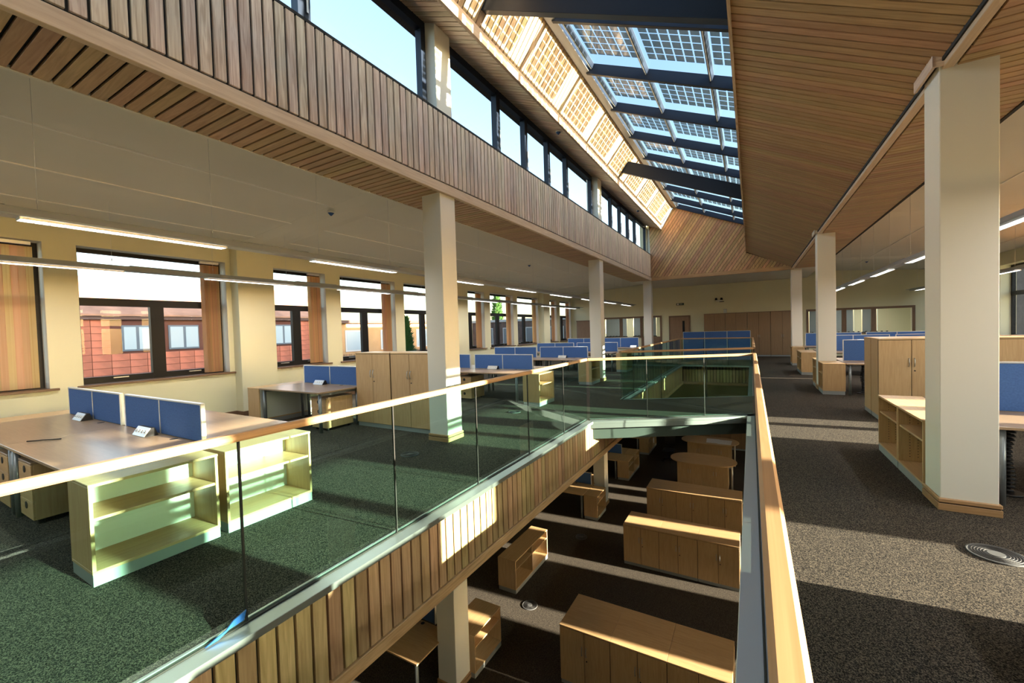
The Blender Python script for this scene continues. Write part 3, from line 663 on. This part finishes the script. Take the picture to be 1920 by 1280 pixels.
bookcase('beech bookcase with pale back, right of the pair at the nearest desks', (-4.05, 2.31, 0), HP, 0.82, 0.43, 0.73, zs=0.46)
bookcase('beech end bookcase at the window end of the nearest desks', (-9.0, 1.99, 0), -HP, 1.86, 0.5, 0.725)
pedestal('drawer pedestal under the nearest desks, further left of the two', (-6.88, 1.10, 0), 0)
pedestal('drawer pedestal under the nearest desks, nearer the bookcases', (-6.17, 1.12, 0), 0)
power_unit('silver socket box on the nearest desks, closer to the windows', (-7.58, 1.90, 0.731))
power_unit('silver socket box on the nearest desks, closer to the handrail', (-5.62, 1.88, 0.731))
tag(tube('cable_tie', [(-6.46, 1.20, 0.738), (-6.40, 1.27, 0.737), (-6.36, 1.29, 0.742), (-6.31, 1.35, 0.737), (-6.26, 1.40, 0.738)], 0.006, DARK), 'short black strip lying on the nearest desk', 'strip')
cluster('the desks beside the double cupboards', 5.57, [-8.46, -6.60])
bookcase('beech end bookcase at the window end of the desks beside the cupboards', (-8.88, 5.57, 0), -HP, 1.86, 0.4, 0.725)
pedestal('drawer pedestal under the desk beside the tall double cupboards', (-6.90, 4.83, 0), 0)
power_unit('dark socket box on the desk beside the tall cupboards', (-7.72, 5.46, 0.731))
cupboard('chest-high double-door cupboard, left one of the pair behind the handrail', (-6.10, 5.40, 0), 0, 0.90, 0.47, 1.39, handle_z=1.0)
cupboard('chest-high double-door cupboard next to the nearest left-hand column', (-5.18, 5.40, 0), 0, 0.90, 0.47, 1.39, handle_z=1.0)
cluster('the third window-side desk cluster', 9.27, XS)
power_unit('dark socket box on the third desk cluster along the windows', (-5.85, 9.16, 0.731))
bookcase('beech bookcase at the end of the third desk cluster, in the sun', (-4.12, 8.75, 0), HP, 0.8, 0.42, 0.73, zs=0.46)
pedestal('drawer pedestal under the third desk cluster', (-6.3, 8.5, 0), 0)
cluster('the fourth window-side desk cluster', 13.3, XS)
power_unit('dark socket box on the fourth desk cluster along the windows', (-5.60, 13.19, 0.731))
bookcase('beech bookcase in front of the second left-hand column', (-4.20, 12.5, 0), HP, 0.8, 0.42, 0.73, zs=0.46)
cluster('the fifth window-side desk cluster', 16.9, XS)
bookcase('beech bookcase at the end of the fifth desk cluster', (-4.12, 16.35, 0), HP, 0.8, 0.42, 0.73, zs=0.46)
cluster('the last window-side desk cluster', 20.55, XS, 1.2)
power_unit('dark socket box on the last desk cluster along the windows', (-4.95, 20.44, 0.731))

# ------------------------------------------------------------------ upper gallery, walkway side
XR_ = [1.90, 3.85, 5.80]
cluster('the right-hand desks behind the big column', 6.32, [1.90, 3.85, 5.80], 1.25, 0.9)
bookcase('open beech bookcase beside the walkway, nearer the big column', (1.45, 5.93, 0), -HP, 0.82, 0.43, 0.73, back=beech('z'), zs=0.50)
bookcase('open beech bookcase beside the walkway, further from the big column', (1.45, 6.77, 0), -HP, 0.82, 0.43, 0.73, back=beech('z'), zs=0.50)
cable_spine('black cable spine under the right-hand desk behind the big column', (2.15, 5.86, 0))
for i in range(3):
    x = 1.88 + 0.425 + 0.86 * i
    cupboard('chest-high beech cupboard facing the viewer beside the walkway, %s of the row' % ['first', 'second', 'third'][i], (x, 9.29, 0), 0, 0.85, 0.5, 1.4, handle_z=1.0)
    cupboard('chest-high beech cupboard facing away behind the walkway row, %s of its row' % ['first', 'second', 'third'][i], (x, 10.32, 0), math.pi, 0.85, 0.5, 1.4, handle_z=1.0)
cluster('the desks at the second right-hand column', 13.08, XR_, 1.25)
bookcase('beech bookcase in front of the second right-hand column', (1.45, 12.53, 0), -HP, 0.76, 0.43, 0.73, back=beech('z'), zs=0.46)
bookcase('beech bookcase behind the second right-hand column', (1.45, 13.68, 0), -HP, 0.62, 0.43, 0.73, back=beech('z'))
cable_spine('black cable spine under the desk at the second right-hand column', (2.25, 12.5, 0))
cluster('the desks past the second right-hand column', 17.3, XR_, 1.25)
bookcase('sunlit beech bookcase short of the third right-hand column', (1.40, 16.75, 0), -HP, 0.7, 0.45, 0.73, back=beech('z'))
bookcase('beech bookcase just behind the sunlit one near the third right-hand column', (1.40, 17.5, 0), -HP, 0.7, 0.45, 0.73, back=beech('z'))
cluster('the desks at the third right-hand column', 20.9, [1.86, 3.8, 5.75], 1.25)
bookcase('beech bookcase in front of the third right-hand column', (1.40, 20.3, 0), -HP, 0.8, 0.42, 0.73, back=beech('z'))
# a cluster just out of view to the right that keeps the low sun off the carpet there
cluster('the right-hand desks out of view', 2.2, XR_, 1.25)
bookcase('beech bookcase out of view to the right, first', (1.45, 1.75, 0), -HP, 0.85, 0.43, 0.73, back=beech('z')); bookcase('beech bookcase out of view to the right, second', (1.45, 2.81, 0), -HP, 1.2, 0.43, 0.73, back=beech('z'))

# ------------------------------------------------------------------ far end
for i in range(4):
    cupboard('tall brown cupboard against the far wall, %s from the wooden door' % ['first', 'second', 'third', 'fourth'][i], (-1.72 + 1.03 * i, YF - 0.5, 0), 0, 1.02, 0.48, 2.3, handle_z=1.05, wood_=walnut)
r = sempty('door_1', 'brown wooden door with a narrow glass slot in the far wall')
box('frame', -4.12, -4.04, YF - 0.05, YF, 0, 2.27, dark_wood('z'), r); box('frame', -3.06, -2.98, YF - 0.05, YF, 0, 2.27, dark_wood('z'), r); box('frame', -4.12, -2.98, YF - 0.05, YF, 2.19, 2.27, dark_wood('x'), r)
lf = box('leaf', -4.04, -3.06, YF - 0.035, YF - 0.002, 0.005, 2.19, wood('door_veneer', (0.26, 0.15, 0.085), (0.33, 0.20, 0.115), 'z', 0.4, 24, 1.4, 0.03), r)
link('glass_slot', cube_mesh(0.12, 0.012, 0.9, FRAME), lf, (0.22, -0.014, 0.42)); link('pull_plate', cube_mesh(0.05, 0.01, 0.3, STEEL), lf, (0.40, -0.018, 0.0))
screen('blue screen of three panels in a pale frame at the far end of the void', (-1.5, 22.5, 0.0), 2.95, 1.385, None, 3, BLUE, 0.04)
o = thing('exit_sign', 'small dark exit sign high on the far wall above the door', 'sign', (-3.5, YF - 0.03, 2.86))
box('case', -0.2, 0.2, -0.02, 0.03, 0, 0.12, mat('exit_green', (0.015, 0.06, 0.035), 0.5), o); box('pictogram', -0.16, -0.06, -0.022, -0.019, 0.02, 0.1, WHITE, o); box('arrow', -0.02, 0.14, -0.022, -0.019, 0.05, 0.07, WHITE, o)
o = thing('twin_lamp', 'small white twin emergency lamp on the far wall above the cupboards', 'lamp', (-1.5, YF - 0.02, 2.95))
box('base', -0.14, 0.14, -0.08, 0.02, 0, 0.1, WHITE, o, 0.01); cyl('spot', -0.14, -0.09, 0.08, 0.2, 0.07, FRAME, o, 12, 0.05); cyl('spot', 0.12, -0.09, 0.08, 0.2, 0.07, FRAME, o, 12, 0.05); box('shelf', 0.02, 0.24, -0.12, 0.0, -0.03, 0.0, DARK, o)
o = thing('small_box', 'small pale box standing on the tall cupboards', 'box', (-1.2, YF - 0.3, 2.3)); box('carton', -0.08, 0.08, -0.06, 0.06, 0, 0.2, GREYBACK, o); box('lid', -0.085, 0.085, -0.065, 0.065, 0.2, 0.22, GREY, o)
o = thing('pin_board', 'brown partition panel in the far left corner', 'panel', (-9.0, YF - 0.06, 0)); box('board', -0.75, 0.75, -0.02, 0.03, 0.02, 2.15, wood('board_veneer', (0.27, 0.17, 0.11), (0.33, 0.215, 0.14), 'z', 0.6, 24, 1.4, 0.03), o); box('edge', -0.77, 0.77, -0.03, 0.04, 2.15, 2.2, dark_wood('x'), o)

# ------------------------------------------------------------------ lower storey
def low_cup(lbl, x, y, w_, d_, rz=0): return cupboard(lbl, (x, y, ZL), rz, w_, d_, 0.98, 'cupboard', None, handle_z=0.66)
P3 = ['left', 'middle', 'right']
for i in range(3):
    x = -2.77 + 0.4165 + 0.832 * i
    low_cup('%s beech cupboard in the front row nearest below the viewer' % P3[i], x, 6.10, 0.83, 0.437)
    low_cup('%s beech cupboard backing onto the nearest row below' % P3[i], x, 6.978, 0.83, 0.437, math.pi)
    low_cup('%s deep beech cupboard in the second row below' % P3[i], x, 10.0, 0.83, 0.81)
    low_cup('%s deep beech cupboard in the third row below' % P3[i], x, 12.62, 0.83, 0.84)
def counter(lbl, y0, y1):
    r = thing('oval_counter', lbl, 'counter', (-1.55, (y0 + y1) / 2, ZL)); ry = (y1 - y0) / 2; hx = 1.08 - ry
    pts = [(hx + ry * math.cos(a), ry * math.sin(a)) for a in [-HP + math.pi * i / 14 for i in range(15)]] + [(-hx + ry * math.cos(a), ry * math.sin(a)) for a in [HP + math.pi * i / 14 for i in range(15)]]
    prism('top', pts, 0.95, 0.98, beech('x'), r, axis='z')
    box('plinth', -0.80, 0.80, -0.38, 0.40, 0, 0.075, GREY, r); box('body', -0.81, 0.81, -0.40, 0.42, 0.075, 0.95, beech('z'), r)
    for i in range(4):
        d = box('door', -0.81 + 0.405 * i + 0.003, -0.405 + 0.405 * i - 0.003, -0.42, -0.402, 0.08, 0.945, beech('z'), r, 0.002)
        bow_handle(d, 0.16 if i % 2 == 0 else -0.16, 0.12)
    cyl('leg', 0.92, 0.0, 0, 0.95, 0.03, ALU, r, 12)
    return r
counter('round-ended beech counter below, the nearer of two', 15.48, 16.78)
counter('round-ended beech counter below with papers on it', 18.28, 19.52)
pm = mat('printed_paper', (0.80, 0.80, 0.78), 0.8, noise=(26, 0.12))
for i, (x, y, a) in enumerate(((-1.42, 18.85, 0.05), (-0.98, 18.78, -0.04))):
    o = tag(box('paper_sheet', x - 0.24, x + 0.24, y - 0.34, y + 0.34, ZL + 0.981 + 0.002 * i, ZL + 0.984 + 0.002 * i, pm), 'large white paper sheet on the further round-ended counter, %s one' % ['left', 'right'][i], 'paper'); o.rotation_euler.z = a
for i in range(3): cupboard('tall brown cupboard below at the end of the void, %s' % P3[i], (-2.15 + 0.85 * i, 21.4, ZL), 0, 0.84, 0.45, 1.95, handle_z=1.0, wood_=walnut)
desk('beech desk below beside the nearest lower column', (-5.45, 4.60, ZL), 0, 1.94, 0.8, top=beech)
screen('blue screen on the desk below beside the nearest lower column', (-5.6, 5.43, ZL + 0.731), 1.6, ZL + 1.11)
bookcase('beech bookcase below behind the nearest lower column', (-4.05, 5.92, ZL), HP, 0.84, 0.55, 0.73)
bookcase('wide divided beech bookcase below, lit by the sun', (-4.53, 8.57, ZL), HP, 1.64, 0.45, 0.73, divider=True, zs=0.5)
for nm, y0, ysn, y1 in (('first', 11.84, 12.77, 13.7), ('second', 15.5, 16.42, 17.3), ('third', 19.05, 19.98, 20.9)):
    desk('beech desk below in the %s cluster along the slatted edge' % nm, (-5.45, y0, ZL), 0, 1.94, ysn - y0 - 0.01, top=beech)
    desk('beech desk below on the far side of the %s cluster' % nm, (-5.45, y1, ZL), math.pi, 1.94, y1 - ysn - 0.01, top=beech)
    screen('blue screen below in the %s cluster along the slatted edge' % nm, (-5.4, ysn, ZL + 0.731), 1.75, ZL + 1.11)
    bookcase('beech bookcase below at the end of the %s cluster, near one' % nm, (-4.05, (y0 + ysn) / 2, ZL), HP, 0.84, 0.42, 0.73)
    if nm != 'first': bookcase('beech bookcase below at the end of the %s cluster, far one' % nm, (-4.05, (y1 + ysn) / 2, ZL), HP, 0.84, 0.42, 0.73)
o = thing('office_chair', 'black office chair below beside the further counter', 'chair', (-3.1, 18.6, ZL))
box('seat', -0.24, 0.24, -0.24, 0.24, 0.44, 0.51, DARK, o, 0.03); box('backrest', -0.22, 0.22, 0.22, 0.28, 0.58, 1.05, DARK, o, 0.03); cyl('column', 0, 0, 0.1, 0.44, 0.03, FRAME, o, 10); tube('back_stem', [(0, 0.1, 0.44), (0, 0.27, 0.46), (0, 0.29, 0.75)], 0.02, FRAME, o)
for i in range(5):
    a = 2 * math.pi * i / 5; tube('base_arm', [(0, 0, 0.11), (0.29 * math.cos(a), 0.29 * math.sin(a), 0.07)], 0.018, FRAME, o); cyl('castor', 0.29 * math.cos(a), 0.29 * math.sin(a), 0, 0.055, 0.027, DARK, o, 10)

# ------------------------------------------------------------------ floor outlets
def vent(label, x, y, z, R=0.155, m=mat('vent_grey', (0.10, 0.105, 0.11), 0.6, spec=0.15)):
    r = thing('floor_vent', label, 'floor vent', (x, y, z)); cyl('plate', 0, 0, 0, 0.008, R, m, r, 40)
    for k in range(5): link('ring', ring_mesh(round(R * (0.42 + 0.1 * k), 3), 0.0045, DARK), r, (0, 0, 0.009))
    link('rim', ring_mesh(R - 0.006, 0.006, m), r, (0, 0, 0.008)); cyl('hub', 0, 0, 0.006, 0.012, R * 0.3, m, r, 24)
vent('round grey floor vent on the carpet beside the big near column', 1.52, 4.30, 0.0)
vent('round floor vent on the carpet behind the long balustrade', -4.25, 4.38, 0.0, 0.13)
vent('round floor vent on the carpet past the nearest left-hand column', -4.35, 7.6, 0.0, 0.13)
vent('round floor vent on the lower carpet near the slatted edge', -4.1, 7.57, ZL, 0.16); vent('round floor vent on the lower carpet in the sun stripe', -4.15, 10.77, ZL, 0.16)

# ------------------------------------------------------------------ detectors
def detector(label, x, y, z, m=mat('detector_blue', (0.03, 0.09, 0.28), 0.3)):
    r = thing('smoke_detector', label, 'detector', (x, y, z)); cyl('base', 0, 0, -0.035, 0.0, 0.06, WHITE, r, 18); link('lens', cyl_mesh(0.012, 0.05, m, 18, 0.058), r, (0, 0, -0.06))
detector('white and blue detector on the window-side ceiling near the first beam', -6.82, 5.2, 4.06); detector('white and blue detector on the window-side ceiling at the second beam', -6.82, 13.28, 4.05)
detector('small blue detector on the board soffit above the clerestory', -3.84, 9.15, 6.33); detector('small far detector on the board soffit above the clerestory', -3.82, 16.95, 6.32); detector('detector on the tan right-hand ceiling', 4.07, 21.8, 4.1)

# ------------------------------------------------------------------ suspended linear lights
def linear_light(label, x, zc, y0=1.07, k0=-2, k1=8, z=2.90):
    per, lit = 2.84, 1.66
    r = thing('linear_light', label, 'ceiling light', (x, 0, z)); ya, yb = y0 + per * k0 - 0.6, min(y0 + per * (k1 - 1) + lit + 0.5, YF - 0.3)
    prism('body', [(-0.075, -0.045), (0.075, -0.045), (0.085, -0.03), (0.06, 0.035), (-0.06, 0.035), (-0.085, -0.03)], ya, yb, LUMI, r)
    for k in range(k0, k1):
        a = y0 + per * k; b = a + lit
        if b > yb: break
        box('diffuser', -0.058, 0.058, a, b, -0.052, -0.046, LAMP, r)
        g = [(-0.06, 0.06, a + i * 0.104 - 0.004, a + i * 0.104 + 0.004, -0.066, -0.046) for i in range(17)] + [(-0.066, -0.058, a, b, -0.068, -0.046), (0.058, 0.066, a, b, -0.068, -0.046)]
        boxes('louvre', g, ALU, r)
        box('cover', -0.062, 0.062, b + 0.08, a + per - 0.08, 0.033, 0.05, LUMI, r, 0.01)
        if k >= 0:
            for yy in (a + 0.12, b - 0.12):
                cyl('wire', 0, yy, 0.03, zc - z - 0.03, 0.0022, ALU, r, 6); cyl('wire_grip', 0, yy, 0.10, 0.14, 0.006, ALU, r, 6)
        li = bpy.data.lights.new('tube_light', 'AREA'); li.shape = 'RECTANGLE'; li.size = 0.12; li.size_y = lit; li.energy = LAMP_W; li.color = (1.0, 0.98, 0.93)
        lo = bpy.data.objects.new('tube_light', li); COL.objects.link(lo); lo.parent = r; lo.location = (0, (a + b) / 2, -0.075)
linear_light('long suspended light run over the left desks, the one nearer the void', -5.6, 4.21); linear_light('long suspended light run close to the yellow window wall', -8.7, 3.96)
linear_light('long suspended light run over the right-hand desks, nearer the void', 2.75, 4.21); linear_light('long suspended light run close to the right-hand window wall', 5.75, 3.97)

# ------------------------------------------------------------------ outside the windows
struct(box('ground', -90, -10.6, -40, 110, ZL - 0.4, ZL - 0.1, mat('pale_ground', (0.38, 0.34, 0.26), 0.9, noise=(0.4, 0.2))), 'pale ground outside')
o = thing('red_building', 'red tiled single-storey building outside the window', 'building', (-24.0, 9.0, ZL)); tw, thh = 1.15, 0.42
box('wall', -6.0, -0.06, -9.5, 8.6, 0, 6.75, mat('tile_joint', (0.16, 0.06, 0.045), 0.9), o)
hol = [(-1.6, -0.55), (0.1, 1.35), (5.0, 6.4), (-5.0, -3.9)]
me = cube_mesh(0.03, 0.60, 0.285, REDTILE)
tiles = 0
for i in range(30):
    for j in range(10):
        y, z = -9.4 + 0.3 + 0.62 * i, 3.75 + 0.15 + 0.30 * j
        if y > 8.5 or any(a - 0.3 < y < b + 0.3 and 5.15 < z < 6.65 for a, b in hol): continue
        if y > -6.5 and tiles < 298: link('tile', me, o, (-0.045, y, z)); tiles += 1
        else: pass
for a, b in hol:
    f = box('window', -0.08, 0.0, a, b, 5.35, 6.5, mat('grey_blue_frame', (0.16, 0.20, 0.25), 0.4), o)
    for k in (0, 1):
        c0 = a + 0.07 + k * (b - a) / 2; link('pane', cube_mesh(0.02, (b - a) / 2 - 0.11, 1.0, mat('outside_pane', (0.55, 0.66, 0.72), 0.15)), f, (0.045, c0 + (b - a) / 4 - 0.055 - (a + b) / 2, 0))
box('gutter', -0.1, 0.12, -9.6, 8.7, 6.75, 6.92, mat('gutter_brown', (0.12, 0.06, 0.05), 0.5), o)
prism('roof', [(0.2, 6.9), (0.2, 6.98), (-3.2, 8.9), (-6.2, 6.98), (-6.2, 6.9)], -9.7, 8.8, mat('roof_tile', (0.50, 0.27, 0.18), 0.8, noise=(1.5, 0.2)), o)
o = thing('orange_building', 'sunlit orange wing with a timber fence outside the middle windows', 'building', (-24.5, 24.0, ZL)); box('wall', -5, 0, -6.2, 7.0, 0, 6.6, mat('orange_render', (0.70, 0.42, 0.20), 0.8, noise=(0.8, 0.12)), o); box('roof_edge', -5.2, 0.3, -6.3, 7.2, 6.6, 6.8, mat('gutter_brown', (0.12, 0.06, 0.05), 0.5), o)
for y in (-4.6, -1.4, 2.5):
    f = box('window', -0.02, 0.05, y, y + 1.5, 4.6, 6.1, mat('white_frame', (0.8, 0.8, 0.78), 0.5), o); link('pane', cube_mesh(0.02, 1.3, 1.3, mat('outside_pane', (0.55, 0.66, 0.72), 0.15)), f, (0.04, 0, 0))
o = thing('timber_fence', 'timber fence in front of the orange wing', 'fence', (-21.5, 22.0, ZL))
for i in range(56): link('fence_board', cube_mesh(0.03, 0.17, 4.6, wood('fence', (0.42, 0.22, 0.10), (0.60, 0.34, 0.17), 'z', 0.8, 20, 1, 0.2)), o, (0, -5.2 + 0.19 * i, 2.3))
box('rail', -0.09, -0.02, -5.3, 5.4, 4.0, 4.1, dark_wood('y'), o)
def conifer(label, x, y, z, H, R, seed, m=mat('conifer_green', (0.055, 0.16, 0.03), 0.9)):
    r = thing('conifer_tree', label, 'tree', (x, y, z)); cyl('trunk', 0, 0, 0, H * 0.9, 0.14, dark_wood('z'), r, 8, 0.03); rn = random.Random(seed); vs, fs = [], []
    for i in range(2600):
        t = rn.random() ** 1.25; zz = 0.04 * H + t * H * 0.96; rr = R * (1 - t) ** 0.8 * (0.75 + 0.3 * rn.random()) + 0.03; a = rn.random() * 6.283; b = len(vs)
        c = Vector((rr * math.cos(a), rr * math.sin(a), zz)); sz = 0.16 + 0.16 * rn.random(); d = Vector((math.cos(a), math.sin(a), 0.5 + rn.random() * 0.6)).normalized() * sz; e = Vector((-math.sin(a), math.cos(a), 0.2)) * sz * 0.55
        vs += [tuple(c - d * 0.6 - e), tuple(c - d * 0.6 + e), tuple(c + d)]; fs.append((b, b + 1, b + 2))
    me_ = bpy.data.meshes.new('foliage'); me_.from_pydata(vs, [], fs); me_.materials.append(m); f = link('foliage', me_, r); f['kind'] = 'stuff'
conifer('green conifer outside the window beyond the tall cupboards', -19.5, 20.2, ZL, 6.8, 1.05, 3); conifer('tall pale green conifer outside, seen in the top of a far window', -24.0, 38.8, ZL, 11.5, 1.3, 5)
conifer('small yellowish conifer beside the bigger one outside', -20.1, 23.6, ZL, 5.6, 1.1, 8, mat('hedge_yellow', (0.30, 0.26, 0.07), 0.9))
o = thing('brick_wing', 'dark brick wing of the building outside the far windows', 'building', (-17.0, 30.6, ZL)); box('wall', -4.6, 5.5, 0, 4, 0, 6.5, mat('dark_brick', (0.07, 0.05, 0.045), 0.9, noise=(3, 0.3)), o); box('parapet', -4.8, 5.7, -0.1, 4.1, 6.5, 6.7, GREY, o)
for i in range(4): f = box('window', -3.6 + 2.2 * i, -2.4 + 2.2 * i, -0.05, 0.02, 4.6, 6.0, GREY, o); link('pane', cube_mesh(1.05, 0.02, 1.25, mat('dark_pane', (0.10, 0.13, 0.15), 0.1)), f, (0, -0.03, 0))

o = thing('brick_annex', 'dark brick annexe outside the far right-hand window', 'building', (13.5, 27.5, ZL)); box('wall', 0, 5, -10.2, 9, 0, 9.5, mat('dark_brick', (0.07, 0.05, 0.045), 0.9, noise=(3, 0.3)), o); box('parapet', -0.1, 5.1, -10.3, 9.1, 9.5, 9.7, GREY, o)
for i in range(5): f = box('window', -0.05, 0.02, -9.4 + 3.4 * i, -8.0 + 3.4 * i, 5.0, 7.0, GREY, o); link('pane', cube_mesh(0.02, 1.25, 1.8, mat('dark_pane', (0.10, 0.13, 0.15), 0.1)), f, (-0.03, 0, 0))
struct(box('ground_right', 7.8, 80, -60, 110, ZL - 0.4, ZL - 0.1, mat('pale_ground', (0.38, 0.34, 0.26), 0.9)), 'ground outside the right-hand wall')
